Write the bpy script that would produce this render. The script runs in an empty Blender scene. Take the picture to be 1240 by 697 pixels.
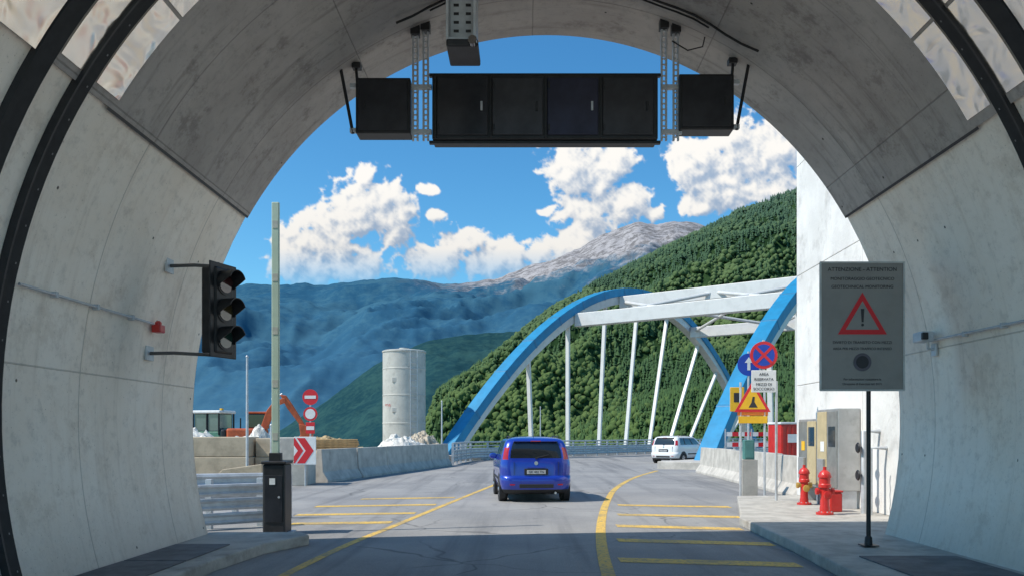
import bpy, bmesh, math, random
import numpy as np
from mathutils import Vector, Matrix, noise
random.seed(7); np.random.seed(7)
S=bpy.context.scene
R=math.radians
# ------------------------------------------------------------ node helpers
class NT:
    def __init__(s,nt): s.nt=nt
    def n(s,t,**kw):
        x=s.nt.nodes.new(t)
        for k,v in kw.items(): setattr(x,k,v)
        return x
    def put(s,sock,v):
        if hasattr(v,'links') or isinstance(v,bpy.types.NodeSocket): s.nt.links.new(v,sock)
        else: sock.default_value=v
    def m(s,op,a,b=None,c=None,clamp=False):
        x=s.n('ShaderNodeMath',operation=op); x.use_clamp=clamp
        s.put(x.inputs[0],a)
        if b is not None: s.put(x.inputs[1],b)
        if c is not None: s.put(x.inputs[2],c)
        return x.outputs[0]
    def vm(s,op,a,b=None,out=0):
        x=s.n('ShaderNodeVectorMath',operation=op)
        s.put(x.inputs[0],a)
        if b is not None: s.put(x.inputs[1],b)
        return x.outputs[out]
    def mix(s,f,a,b,bt='MIX'):
        x=s.n('ShaderNodeMix',data_type='RGBA',blend_type=bt)
        s.put(x.inputs[0],f); s.put(x.inputs[6],a); s.put(x.inputs[7],b)
        return x.outputs[2]
    def noise(s,vec,scale,detail=3,rough=.55,dist=0):
        x=s.n('ShaderNodeTexNoise'); s.put(x.inputs['Vector'],vec)
        x.inputs['Scale'].default_value=scale; x.inputs['Detail'].default_value=min(detail,5)
        x.inputs['Roughness'].default_value=rough; x.inputs['Distortion'].default_value=dist
        return x.outputs[0]
    def ss(s,v,a,b,o0=0.,o1=1.):
        x=s.n('ShaderNodeMapRange',interpolation_type='SMOOTHSTEP')
        s.put(x.inputs[0],v); x.inputs[1].default_value=a; x.inputs[2].default_value=b
        x.inputs[3].default_value=o0; x.inputs[4].default_value=o1
        return x.outputs[0]
def c4(c): return (c[0],c[1],c[2],1)
def newmat(name):
    m=bpy.data.materials.new(name); m.use_nodes=True
    nt=m.node_tree; b=nt.nodes['Principled BSDF']
    return m,NT(nt),b
def bump(N,b,h,strength,dist=.02):
    x=N.n('ShaderNodeBump'); x.inputs['Strength'].default_value=strength; x.inputs['Distance'].default_value=dist
    N.put(x.inputs['Height'],h); N.nt.links.new(x.outputs[0],b.inputs['Normal'])
MC={}
def M(name,col,rough=.6,metal=0,var=.15,scale=3.,bmp=0,bscale=40,coat=0,dirt=0,pos=False):
    if name in MC: return MC[name]
    m,N,b=newmat(name)
    tc=N.n('ShaderNodeNewGeometry').outputs['Position'] if pos else N.n('ShaderNodeTexCoord').outputs['Object']
    f=N.noise(tc,scale,4,.6)
    lo=[x*(1-var) for x in col]; hi=[min(1,x*(1+var)) for x in col]
    c=N.mix(N.ss(f,.3,.7),c4(lo),c4(hi))
    if dirt:
        d=N.noise(tc,scale*.35+1.3,5,.7)
        c=N.mix(N.m('MULTIPLY',N.ss(d,.5,.72),dirt),c,c4((.10,.085,.07)))
    N.put(b.inputs['Base Color'],c)
    b.inputs['Metallic'].default_value=metal
    b.inputs['Roughness'].default_value=rough
    if coat: b.inputs['Coat Weight'].default_value=coat; b.inputs['Coat Roughness'].default_value=.04
    if bmp: bump(N,b,N.noise(tc,bscale,4,.6),bmp)
    MC[name]=m; return m
# ------------------------------------------------------------ mesh helpers
def link(o,parent=None):
    S.collection.objects.link(o)
    if parent: o.parent=parent
    return o
def mesh(name,vs,fs,mats,parent=None,mi=None,smooth=None,bevel=0,loc=None,rot=None):
    me=bpy.data.meshes.new(name); me.from_pydata([tuple(v) for v in vs],[],fs); me.validate(); 
    if mi is None:
        bm=bmesh.new(); bm.from_mesh(me); bmesh.ops.recalc_face_normals(bm,faces=bm.faces); bm.to_mesh(me); bm.free()
    if not isinstance(mats,(list,tuple)): mats=[mats]
    for x in mats: me.materials.append(x)
    if mi is not None and len(me.polygons)==len(mi): me.polygons.foreach_set('material_index',mi)
    if smooth is not None:
        me.polygons.foreach_set('use_smooth',[True]*len(me.polygons))
        try: me.set_sharp_from_angle(angle=R(smooth))
        except Exception: pass
    o=bpy.data.objects.new(name,me); link(o,parent)
    if loc: o.location=loc
    if rot: o.rotation_euler=rot
    if bevel:
        b=o.modifiers.new('b','BEVEL'); b.width=bevel; b.segments=2; b.limit_method='ANGLE'; b.angle_limit=R(40)
    return o
def box(name,lo,hi,mat,parent=None,bevel=.01,rot=None,loc=None):
    c=[(lo[i]+hi[i])/2 for i in range(3)]; h=[abs(hi[i]-lo[i])/2 for i in range(3)]
    vs=[(sx*h[0],sy*h[1],sz*h[2]) for sx in(-1,1) for sy in(-1,1) for sz in(-1,1)]
    fs=[(0,1,3,2),(4,6,7,5),(0,4,5,1),(2,3,7,6),(0,2,6,4),(1,5,7,3)]
    return mesh(name,vs,fs,mat,parent,bevel=bevel,loc=c,rot=rot)
def tube(name,pts,r,mat,parent=None,seg=10,cap=True,cyc=False):
    pts=[Vector(p) for p in pts]; n=len(pts); rs=r if isinstance(r,(list,tuple)) else [r]*n
    vs=[];fs=[]; up=None
    for i,p in enumerate(pts):
        t=(pts[min(i+1,n-1)]-pts[max(i-1,0)]).normalized()
        if up is None:
            up=Vector((0,0,1)) if abs(t.z)<.9 else Vector((1,0,0))
        a=t.cross(up).normalized(); b=a.cross(t).normalized(); up=b
        for k in range(seg):
            q=2*math.pi*k/seg; vs.append(p+a*math.cos(q)*rs[i]+b*math.sin(q)*rs[i])
    for i in range(n-1):
        for k in range(seg):
            k2=(k+1)%seg; fs.append((i*seg+k,i*seg+k2,(i+1)*seg+k2,(i+1)*seg+k))
    if cap: fs.append(tuple(range(seg))); fs.append(tuple((n-1)*seg+k for k in reversed(range(seg))))
    return mesh(name,vs,fs,mat,parent,smooth=40)
def lathe(name,prof,mat,parent=None,seg=24,loc=(0,0,0),axis='Z',smooth=35):
    vs=[];fs=[]; n=len(prof)
    for r,h in prof:
        for k in range(seg):
            q=2*math.pi*k/seg; x,y=r*math.cos(q),r*math.sin(q)
            vs.append({'Z':(x,y,h),'Y':(x,h,y),'X':(h,x,y)}[axis])
    for i in range(n-1):
        for k in range(seg):
            k2=(k+1)%seg; fs.append((i*seg+k,i*seg+k2,(i+1)*seg+k2,(i+1)*seg+k))
    fs.append(tuple(range(seg))); fs.append(tuple((n-1)*seg+k for k in reversed(range(seg))))
    return mesh(name,vs,fs,mat,parent,smooth=smooth,loc=loc)
def disc(name,r,y,mat,parent,x=0,z=0,th=.004,seg=40):
    return lathe(name,[(r,y),(r,y+th)],mat,parent,seg,(x,0,z),'Y')
def poly_plate(name,pts,y,th,mat,parent,bevel=0):
    n=len(pts); vs=[(p[0],y,p[1]) for p in pts]+[(p[0],y+th,p[1]) for p in pts]
    fs=[tuple(range(n)),tuple(reversed(range(n,2*n)))]+[(i,(i+1)%n,n+(i+1)%n,n+i) for i in range(n)]
    return mesh(name,vs,fs,mat,parent,bevel=bevel)
def prism(name,pts,z0,z1,mat,parent=None,bevel=0):
    n=len(pts); vs=[(p[0],p[1],z0) for p in pts]+[(p[0],p[1],z1) for p in pts]
    fs=[tuple(reversed(range(n))),tuple(range(n,2*n))]+[(i,(i+1)%n,n+(i+1)%n,n+i) for i in range(n)]
    return mesh(name,vs,fs,mat,parent,bevel=bevel)
def sweep(name,prof,path,mat,parent=None,bevel=0,smooth=None):
    n=len(path);k=len(prof);vs=[];fs=[]
    P=[Vector(p) for p in path]
    for i,p in enumerate(P):
        t=(P[min(i+1,n-1)]-P[max(i-1,0)]); t.z=0; t.normalize(); rt=Vector((t.y,-t.x,0))
        for a,z in prof: vs.append(p+rt*a+Vector((0,0,z)))
    for i in range(n-1):
        for j in range(k):
            fs.append((i*k+j,i*k+(j+1)%k,(i+1)*k+(j+1)%k,(i+1)*k+j))
    fs.append(tuple(range(k))); fs.append(tuple((n-1)*k+j for j in reversed(range(k))))
    return mesh(name,vs,fs,mat,parent,bevel=bevel,smooth=smooth)
def empty(name,loc=(0,0,0),rz=0):
    e=bpy.data.objects.new(name,None); e.empty_display_size=.2; S.collection.objects.link(e)
    e.location=loc; e.rotation_euler=(0,0,rz); return e
def text(body,size,x,y,z,mat,parent,name='lettering'):
    cu=bpy.data.curves.new(name,'FONT'); cu.body=body; cu.size=size; cu.align_x='CENTER'; cu.align_y='CENTER'
    cu.extrude=.001; cu.materials.append(mat)
    o=bpy.data.objects.new(name,cu); link(o,parent); o.location=(x,y,z); o.rotation_euler=(R(90),0,0); return o
# ------------------------------------------------------------ camera
cam=bpy.data.cameras.new('camera'); co=bpy.data.objects.new('camera',cam); S.collection.objects.link(co)
co.location=(0,0,1.6); co.rotation_euler=(R(90),0,0)
cam.lens=29.03; cam.sensor_width=36; cam.shift_x=-.0121; cam.shift_y=.1423; cam.clip_end=60000; cam.clip_start=.05
S.camera=co
S.view_settings.view_transform='Standard'; S.view_settings.look='None'; S.view_settings.exposure=0
# ------------------------------------------------------------ light + sky
sd=Vector((-.62,-.17,.77)).normalized()
sun=bpy.data.lights.new('sun','SUN'); sun.energy=5; sun.angle=R(.5); sun.color=(1,.94,.85)
so=bpy.data.objects.new('sun',sun); S.collection.objects.link(so); so.rotation_euler=(-sd).to_track_quat('-Z','Y').to_euler()
so.location=(-20,-5,30)
W=bpy.data.worlds.new('World'); S.world=W; W.use_nodes=True
wn=W.node_tree; bg=wn.nodes['Background']; N=NT(wn)
sky=N.n('ShaderNodeTexSky'); sky.sky_type='NISHITA'; sky.sun_disc=False
sky.sun_elevation=math.asin(sd.z); sky.sun_rotation=math.atan2(sd.x,sd.y); sky.air_density=1.0; sky.dust_density=.4; sky.ozone_density=1.5
hs=N.n('ShaderNodeHueSaturation'); hs.inputs['Saturation'].default_value=1.25
N.put(hs.inputs['Color'],sky.outputs[0])
N.put(bg.inputs[0],N.mix(1.0,hs.outputs[0],c4((.64,1.05,1.12)),'MULTIPLY')); bg.inputs[1].default_value=.15
# clouds: a far cumulus layer built as a fine shell, density and painted sun-and-shade tone per vertex, self-glowing
def hashg(ix,iy,seed):
    h=(ix*374761393+iy*668265263+seed*1442695041)&0xffffffff
    h=((h^(h>>13))*1274126177)&0xffffffff; h=h^(h>>16)
    return (h&0xffff)/65535*2*np.pi
def gn(x,y,seed):
    ix=np.floor(x).astype(np.int64);iy=np.floor(y).astype(np.int64);fx=x-ix;fy=y-iy
    u=fx*fx*fx*(fx*(fx*6-15)+10);v=fy*fy*fy*(fy*(fy*6-15)+10)
    def gr(a,b,dx,dy):
        t=hashg(a,b,seed); return np.cos(t)*dx+np.sin(t)*dy
    n00=gr(ix,iy,fx,fy);n10=gr(ix+1,iy,fx-1,fy);n01=gr(ix,iy+1,fx,fy-1);n11=gr(ix+1,iy+1,fx-1,fy-1)
    return ((n00*(1-u)+n10*u)*(1-v)+(n01*(1-u)+n11*u)*v)*1.5
def fbm(x,y,o,seed,bil=False,g=.5):
    s=0;a=1;t=0
    for k in range(o):
        c_,s_=math.cos(k*.7+.3),math.sin(k*.7+.3)
        n=gn((x*c_-y*s_)*2**k+k*17.3,(x*s_+y*c_)*2**k+k*9.1,seed+k); s=s+a*(np.abs(n) if bil else n); t+=a; a*=g
    return s/t
blobs=[(432,258,46,50),(395,292,60,48),(356,308,36,36),(478,272,32,40),(440,213,17,17),(400,327,95,26),(462,235,28,26),
(540,312,58,32),(600,320,66,30),(650,305,26,17),(520,229,17,7),(528,264,14,9),(668,256,20,6),(572,290,24,16),
(690,198,42,38),(740,196,42,32),(716,225,34,24),(716,262,44,34),(700,292,44,26),(758,245,32,26),(790,258,18,12),
(838,196,42,40),(890,182,48,48),(940,185,46,46),(880,228,60,30),(935,225,40,28),(845,250,34,16),
(1100,210,90,60),(1300,260,140,60),(120,300,120,50),(-150,260,160,70),(1000,200,50,50)]
def cloud_density(px,py):
    wx=fbm(px/45,py/45,3,5)*14; wy=fbm(px/45+40,py/45+9,3,8)*12
    qx,qy=px+wx,py+wy; acc=np.full(px.shape,9.)
    for (cx,cy,rx,ry) in blobs:
        d=np.sqrt(((qx-cx)/rx)**2+((qy-cy)/ry)**2); h=np.clip(.5+.5*(acc-d)/.25,0,1); acc=acc*(1-h)+d*h-.25*h*(1-h)
    return np.clip(1.0-acc,-2,.75)*1.1+1.45*(.24-fbm(px/30,py/30,5,21,True,.55))+.38*fbm(px/60,py/60,4,31)
def clouds(name,pa,pb,qa,qb,st):
    px,py=np.meshgrid(np.arange(pa,pb,st),np.arange(qa,qb,st)); D=cloud_density(px,py)
    A=np.clip((D-.0)/.30,0,1); A=A*A*(3-2*A)*np.clip((356-py)/55,.25,1)
    D1=cloud_density(px-5,py-7); D3=cloud_density(px-15,py-22)
    L=np.clip(.54+.55*(D-D1)+.50*(D-D3),0,1)
    L=L*L*(3-2*L)
    sh=np.array([.36,.47,.63]); li=np.array([1.0,.975,.93]); C=sh+(li-sh)*L[...,None]
    C=C*(.86+.14*np.clip((330-py)/110,0,1))[...,None]
    Rr=19000.; az=np.arctan((px-635)/1000); tz=(525-py)/1000*np.cos(az)
    V=np.stack([np.sin(az)*Rr,np.cos(az)*Rr,1.6+tz*Rr],-1).reshape(-1,3)
    h,w=px.shape; idx=np.arange(h*w).reshape(h,w)
    F=np.stack([idx[:-1,:-1],idx[:-1,1:],idx[1:,1:],idx[1:,:-1]],-1).reshape(-1,4)
    a=A.reshape(-1); F=F[(a[F].max(1)>.003)]
    used=np.unique(F); mp=-np.ones(h*w,int); mp[used]=np.arange(len(used)); F=mp[F]; V=V[used]
    col=np.concatenate([C.reshape(-1,3)[used],a[used][:,None]],1)
    me=bpy.data.meshes.new(name); me.vertices.add(len(V)); me.vertices.foreach_set('co',V.ravel())
    me.loops.add(F.size); me.loops.foreach_set('vertex_index',F.ravel().astype(np.int32)); me.polygons.add(len(F)); me.polygons.foreach_set('loop_start',np.arange(0,F.size,4,dtype=np.int32)); me.update(calc_edges=True)
    ca=me.color_attributes.new('cloud','FLOAT_COLOR','POINT'); ca.data.foreach_set('color',col.ravel().astype(np.float32))
    return me
m=bpy.data.materials.new('cloud_painted_light'); m.use_nodes=True; nt=m.node_tree; nt.nodes.clear(); Nc=NT(nt)
at=Nc.n('ShaderNodeAttribute'); at.attribute_name='cloud'; em=Nc.n('ShaderNodeEmission'); Nc.put(em.inputs[0],at.outputs['Color'])
trn=Nc.n('ShaderNodeBsdfTransparent'); mx=Nc.n('ShaderNodeMixShader'); Nc.put(mx.inputs[0],at.outputs['Alpha']); nt.links.new(trn.outputs[0],mx.inputs[1]); nt.links.new(em.outputs[0],mx.inputs[2])
ou=Nc.n('ShaderNodeOutputMaterial'); nt.links.new(mx.outputs[0],ou.inputs[0]); 
try: m.cycles.emission_sampling='NONE'
except Exception: pass
for a in ((180,1110,110,356,1.25),(-400,180,150,356,6),(1110,1600,110,356,6)):
    me=clouds('cloud',*a); me.materials.append(m); link(bpy.data.objects.new('cloud',me))
# ------------------------------------------------------------ materials
conc=M('concrete',(.48,.45,.40),.85,0,.16,2.5,.35,30,dirt=.25)
conc_tan=M('concrete_tan',(.48,.40,.29),.9,0,.2,2,.4,25,dirt=.3)
galv=M('galvanised_steel',(.52,.54,.56),.5,.4,.12,6)
steelw=M('painted_steel_white',(.62,.62,.60),.5,.1,.08,2,dirt=.12)
blue=M('painted_steel_blue',(.010,.22,.42),.55,.05,.10,1.5,dirt=.08)
black=M('black_metal',(.022,.022,.024),.45,.2,.25,8)
rubber=M('rubber',(.02,.02,.021),.8,0,.2,10)
redp=M('red_paint',(.55,.02,.015),.4,0,.1,6,coat=.3,dirt=.15)
white=M('white_sign',(.78,.78,.76),.45,0,.06,5)
yel=M('yellow_sign',(.85,.48,.02),.45,0,.06,5)
orange=M('orange_paint',(.50,.10,.03),.5,0,.2,3,dirt=.3)
bsign=M('blue_sign',(.01,.06,.42),.4,0,.06,5)
rsign=M('red_sign',(.66,.02,.03),.4,0,.06,5)
ink=M('sign_ink',(.03,.03,.035),.6,0,.1,5)
glassd=M('dark_glass',(.012,.016,.02),.06,0,.1,2,coat=1)
def asphalt():
    m,N,b=newmat('asphalt'); p=N.n('ShaderNodeNewGeometry').outputs['Position']
    a=N.noise(p,.35,5,.6); f=N.noise(p,55,2,.7)
    c=N.mix(N.ss(a,.3,.7),c4((.21,.207,.205)),c4((.31,.30,.285)))
    c=N.mix(N.m('MULTIPLY',N.ss(f,.45,.75),.5),c,c4((.44,.43,.40)))
    st=N.noise(N.vm('MULTIPLY',p,(1.5,.06,1)),1,4,.6)
    c=N.mix(N.m('MULTIPLY',N.ss(st,.48,.68),.5),c,c4((.11,.11,.113)))
    pt=N.noise(N.vm('MULTIPLY',p,(.5,.25,1)),1,5,.75)
    c=N.mix(N.m('MULTIPLY',N.ss(pt,.58,.64),.3),c,c4((.10,.10,.10)))
    v=N.n('ShaderNodeTexVoronoi'); v.feature='DISTANCE_TO_EDGE'; nzz=N.n('ShaderNodeTexNoise'); N.put(nzz.inputs['Vector'],p); nzz.inputs['Scale'].default_value=.8
    N.put(v.inputs['Vector'],N.vm('ADD',p,N.vm('MULTIPLY',nzz.outputs['Color'],(1.2,1.2,0)))); v.inputs['Scale'].default_value=.28
    crack=N.m('MULTIPLY',N.ss(v.outputs['Distance'],0.,.010,1,0),N.ss(a,.42,.6,0,.6))
    c=N.mix(crack,c,c4((.045,.045,.047)))
    N.put(b.inputs['Base Color'],c); b.inputs['Roughness'].default_value=.82
    bump(N,b,f,.5,.01); return m
asph=asphalt()
def linepaint(name,col):
    m,N,b=newmat(name); p=N.n('ShaderNodeNewGeometry').outputs['Position']
    f=N.noise(p,14,5,.75); g2=N.noise(p,1.2,4,.6)
    w=N.m('ADD',N.ss(f,.47,.61),N.m('MULTIPLY',N.ss(g2,.48,.64),.6),clamp=True)
    N.put(b.inputs['Base Color'],N.mix(N.m('MULTIPLY',w,.78),c4(col),c4((.24,.21,.15)))); b.inputs['Roughness'].default_value=.7; return m
yline=linepaint('yellow_road_paint',(.74,.47,.08))
def groundmat():
    m,N,b=newmat('ground_soil'); p=N.n('ShaderNodeNewGeometry').outputs['Position']
    a=N.noise(p,.25,5,.65); h=N.n('ShaderNodeSeparateXYZ'); N.put(h.inputs[0],p)
    c=N.mix(N.ss(a,.3,.7),c4((.27,.22,.165)),c4((.43,.37,.29)))
    g2=N.mix(N.ss(N.noise(p,.05,5,.7),.35,.65),c4((.02,.045,.015)),c4((.05,.085,.025)))
    c=N.mix(N.ss(h.outputs[2],-6,-1.5,1,0),c,g2)
    N.put(b.inputs['Base Color'],c); b.inputs['Roughness'].default_value=.95; bump(N,b,N.noise(p,6,4,.7),.6,.05); return m
# ------------------------------------------------------------ ground
B1=Vector((-4.5,50,0)); BD=Vector((.595,.803,0)).normalized(); BR=Vector((BD.y,-BD.x,0))
def axisvals(lo,hi,fine0,fine1,step):
    v=list(np.arange(fine0,fine1+.01,step)); x=fine0; s=step
    while x>lo: s*=1.35; x-=s; v.insert(0,max(x,lo))
    x=fine1; s=step
    while x<hi: s*=1.35; x+=s; v.append(min(x,hi))
    return v
xs=axisvals(-12000,12000,-60,60,4); ys=axisvals(-12000,14000,-20,130,4)
vs=[];fs=[]
for y in ys:
    for x in xs:
        f=(x+4.5)*BD.x+(y-50)*BD.y
        t=min(1,max(0,(f-4.5)/60)); z=-.02-75*t*t*(3-2*t)
        if t>0: z+=2.5*t*noise.fractal(Vector((x/25,y/25,0)),1,2,4)
        vs.append((x,y,z))
nx=len(xs)
for j in range(len(ys)-1):
    for i in range(nx-1): fs.append((j*nx+i,j*nx+i+1,(j+1)*nx+i+1,(j+1)*nx+i))
mesh('ground',vs,fs,groundmat(),smooth=60)
def flat(name,pts,z,mat,parent=None):
    return mesh(name,[(p[0],p[1],z) for p in pts],[tuple(range(len(pts)))],mat,parent)
b0=B1+BR*.2; b2=B1+BR*16.4
road=[(-4.9,-3),(4.9,-3),(5.6,12),(7.0,19),(7.2,34),(8.6,40.3),(b2.x,b2.y),(b0.x,b0.y),(-3.9,46),(-3.9,42),(-6.9,27),(-9.5,20),(-9.0,12.5),(-4.9,12)]
bm=bmesh.new(); bv=[bm.verts.new((p[0],p[1],.004)) for p in road]; bm.faces.new(bv); bmesh.ops.triangulate(bm,faces=bm.faces); bmesh.ops.recalc_face_normals(bm,faces=bm.faces)
me=bpy.data.meshes.new('road'); bm.to_mesh(me); bm.free(); me.materials.append(asph); link(bpy.data.objects.new('road',me))
mk=empty('road_markings')
def ribbon(name,pts,w,z=.008,mat=None):
    P=[Vector((p[0],p[1],0)) for p in pts]; Q=[]
    for i in range(len(P)-1):
        p0=P[max(i-1,0)];p1=P[i];p2=P[i+1];p3=P[min(i+2,len(P)-1)]
        for k in range(8):
            t=k/8; Q.append(.5*((2*p1)+(p2-p0)*t+(2*p0-5*p1+4*p2-p3)*t*t+(3*p1-p0-3*p2+p3)*t**3))
    Q.append(P[-1]); vs=[];fs=[]
    for i,q in enumerate(Q):
        t=(Q[min(i+1,len(Q)-1)]-Q[max(i-1,0)]).normalized(); r=Vector((t.y,-t.x,0))
        vs+= [(q-r*w/2)+Vector((0,0,z)),(q+r*w/2)+Vector((0,0,z))]
    for i in range(len(Q)-1): fs.append((2*i,2*i+1,2*i+3,2*i+2))
    return mesh(name,vs,fs,mat or yline,mk)
ribbon('edge_line',[(-2.85,3),(-2.78,7),(-2.7,9.6),(-2.55,11.9),(-2.25,14.5),(-1.75,19),(-1.1,24.6),(-.2,32),(1.2,40)],.13)
ribbon('edge_line',[(.85,3),(.88,7),(.95,9.3),(1.12,12),(1.42,15.2),(1.95,19.5),(2.75,24.6),(4.1,30.5),(5.8,36)],.16)
for (y,x0,x1,dy) in [(18.6,2.1,4.5,-.5),(16.4,1.85,4.15,-.5),(14.4,1.6,3.65,-.5),(12.45,1.4,3.6,-.45),(10.5,1.2,3.35,-.4)]:
    flat('hatch_stripe',[(x0,y-.22),(x1,y-.22+dy),(x1,y+.16+dy),(x0,y+.16)],.0085,yline,mk)
for (y,x0,x1,dy) in [(14.7,-4.15,-2.4,.25),(16.3,-4.5,-2.2,.4),(18.2,-4.6,-2.0,.5),(20.3,-4.0,-1.75,.5)]:
    flat('hatch_stripe',[(x0,y-.2),(x1,y-.2+dy),(x1,y+.16+dy),(x0,y+.16)],.0085,yline,mk)
kerb=M('kerb_concrete',(.42,.40,.36),.85,0,.18,3,.4,35,dirt=.35,pos=True)
plate=M('paving_plate',(.13,.13,.135),.75,0,.25,4,.4,30,pos=True)
sw=empty('sidewalk')
prism('kerb_slab',[(-5.2,-3),(-3.6,-3),(-3.6,9.6),(-3.45,11.0),(-3.1,11.9),(-3.3,12.25),(-5.2,12.25)],0,.15,kerb,sw,.02)
for k in range(9): box('paving_plate',(-4.56,-2.2+k*1.45,.15),(-3.85,-2.2+k*1.45+1.40,.166),plate,sw,.006)
sw=empty('sidewalk')
prism('kerb_slab',[(5.9,-3),(3.4,-3),(3.45,8.4),(3.65,11.3),(3.75,14.4),(3.95,15.1),(5.0,19.4),(6.9,19.7),(6.9,12),(5.9,12)],0,.15,kerb,sw,.02)
for k in range(8): box('paving_plate',(3.95,-1.8+k*1.45,.15),(5.1,-1.8+k*1.45+1.40,.166),plate,sw,.006)
# ------------------------------------------------------------ tunnel
TC,TA,TB,TZ=.32,5.14,5.64,1.78
th0=math.asin(-TZ/TB)
def ell(th,off=0): return TC+(TA-off)*math.cos(th), TZ+(TB-off)*math.sin(th)
def wallx(z,side): 
    c=math.sqrt(max(0,1-((z-TZ)/TB)**2)); return TC+side*TA*c
def tunmat(name,ca,cb,stain,streak,blot,keepv=.72):
    m,N,b=newmat(name); uv=N.n('ShaderNodeUVMap').outputs[0]; p=N.n('ShaderNodeNewGeometry').outputs['Position']
    s=N.n('ShaderNodeSeparateXYZ'); N.put(s.inputs[0],uv); u,v=s.outputs[0],s.outputs[1]
    def cell(x,sz,off=0): return N.m('MULTIPLY',N.m('SUBTRACT',N.m('FRACT',N.m('DIVIDE',N.m('ADD',x,off),sz)),.5),sz)
    a=N.noise(p,.7,5,.65); f=N.noise(p,7,5,.72)
    c=N.mix(N.ss(a,.3,.7),c4(ca),c4(cb))
    c=N.mix(N.m('MULTIPLY',N.ss(f,.48,.75),.40),c,c4([x*.5 for x in ca]))
    bl=N.noise(p,1.7,5,.78); c=N.mix(N.m('MULTIPLY',N.ss(bl,.53,.66),blot),c,c4(stain))
    st=N.noise(N.vm('MULTIPLY',uv,(.35,5,1)),1.2,5,.65)
    c=N.mix(N.m('MULTIPLY',N.ss(st,.50,.72),streak),c,c4(stain))
    hz=N.n('ShaderNodeSeparateXYZ'); N.put(hz.inputs[0],p)
    c=N.mix(N.m('MULTIPLY',N.ss(N.m('ADD',hz.outputs[2],N.m('MULTIPLY',f,.9)),.3,1.5,1,0),.45),c,c4((.20,.18,.155)))
    su=N.ss(N.m('ABSOLUTE',cell(u,2.6,.4)),.004,.012,1,0); sv=N.ss(N.m('ABSOLUTE',cell(v,2.05,.3)),.004,.014,1,0)
    seam=N.m('MAXIMUM',su,sv)
    hu=cell(u,.9); hv=cell(v,.68)
    rr=N.m('SQRT',N.m('ADD',N.m('MULTIPLY',hu,hu),N.m('MULTIPLY',hv,hv)))
    keep=N.n('ShaderNodeTexWhiteNoise'); keep.noise_dimensions='2D'
    cc=N.n('ShaderNodeCombineXYZ'); N.put(cc.inputs[0],N.m('FLOOR',N.m('DIVIDE',u,.9))); N.put(cc.inputs[1],N.m('FLOOR',N.m('DIVIDE',v,.68))); N.put(keep.inputs['Vector'],cc.outputs[0])
    hole=N.m('MULTIPLY',N.ss(rr,.010,.020,1,0),N.m('GREATER_THAN',keep.outputs[0],keepv))
    pit=N.ss(N.noise(p,34,2,.8),.66,.74)
    k=N.m('MAXIMUM',N.m('MULTIPLY',seam,.35),N.m('MAXIMUM',hole,N.m('MULTIPLY',pit,.4)))
    c=N.mix(k,c,c4([x*.12 for x in ca]))
    N.put(b.inputs['Base Color'],c); b.inputs['Roughness'].default_value=.7
    h=N.m('SUBTRACT',N.m('ADD',N.m('MULTIPLY',f,.3),N.m('MULTIPLY',a,.6)),N.m('MULTIPLY',k,.9)); bump(N,b,h,.6,.035)
    return m
tw=tunmat('tunnel_wall_paint',(.90,.80,.68),(.96,.89,.79),(.54,.44,.34),.30,.30)
tu=tunmat('tunnel_vault_concrete',(.36,.325,.30),(.48,.44,.405),(.15,.13,.115),.5,.5)
tun=empty('tunnel')
YB=4.2
def skew(y,x): return y+ (.06*(x+4.8) if y<8.9 else 0)
def strip(name,ylist,ta,tb,n,off,mat,thick=0):
    vs=[];fs=[];uvs=[]
    for y in ylist:
        for i in range(n+1):
            t=ta+(tb-ta)*i/n; x,z=ell(t,off); vs.append((x,skew(y,x),z)); uvs.append((t*5.4,y))
    m=n+1
    for j in range(len(ylist)-1):
        for i in range(n): fs.append((j*m+i,j*m+i+1,(j+1)*m+i+1,(j+1)*m+i))
    if thick:
        for j in (0,len(ylist)-1):
            base=len(vs)
            for i in range(n+1):
                t=ta+(tb-ta)*i/n; x,z=ell(t,off-thick); y=ylist[j]; vs.append((x,skew(y,x),z)); uvs.append((t*5.4,y))
            for i in range(n): fs.append((j*m+i,j*m+i+1,base+i+1,base+i))
        for i in (0,n):
            a=i; b_=(len(ylist)-1)*m+i; c=len(ylist)*m+i; d=len(ylist)*m+m+i
            fs.append((a,b_,d,c))
    o=mesh(name,vs,fs,mat,tun,smooth=40)
    ul=o.data.uv_layers.new(name='UVMap')
    for l in o.data.loops: ul.data[l.index].uv=uvs[l.vertex_index]
    return o
EDGE=R(32)
yl=[YB,5.5,6.6,7.2,8,8.5,9.2,10,11,12]
strip('wall_lining',yl,th0-.03,EDGE,40,0,tw)
strip('wall_lining',yl,math.pi-EDGE,math.pi-th0+.03,40,0,tw)
strip('vault_lining',yl,EDGE,math.pi-EDGE,64,.035,tu,thick=.035)
strip('dark_edge_line',[7.9,9,10.5,11.99],EDGE-.006,EDGE,1,.037,black)  # thin black line drawn along the lower edge of the vault lining
strip('dark_edge_line',[7.9,9,10.5,11.99],math.pi-EDGE,math.pi-EDGE+.006,1,.037,black)
vs=[];fs=[];n=60
for (y,off) in ((12.002,0),(12.002,-.6),(YB,-.6),(YB,0)):
    for i in range(n+1):
        t=th0-.03+(math.pi-2*th0+.06)*i/n; x,z=ell(t,off); vs.append((x,skew(y,x) if y<8 else y,z))
for j in range(3):
    for i in range(n): fs.append((j*(n+1)+i,j*(n+1)+i+1,(j+1)*(n+1)+i+1,(j+1)*(n+1)+i))
mesh('outer_shell',vs,fs,conc,tun,smooth=40)
m,N2,b=newmat('stainless_sheet'); p=N2.n('ShaderNodeNewGeometry').outputs['Position']
b.inputs['Base Color'].default_value=(.88,.84,.77,1); b.inputs['Metallic'].default_value=1; b.inputs['Roughness'].default_value=.20
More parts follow.
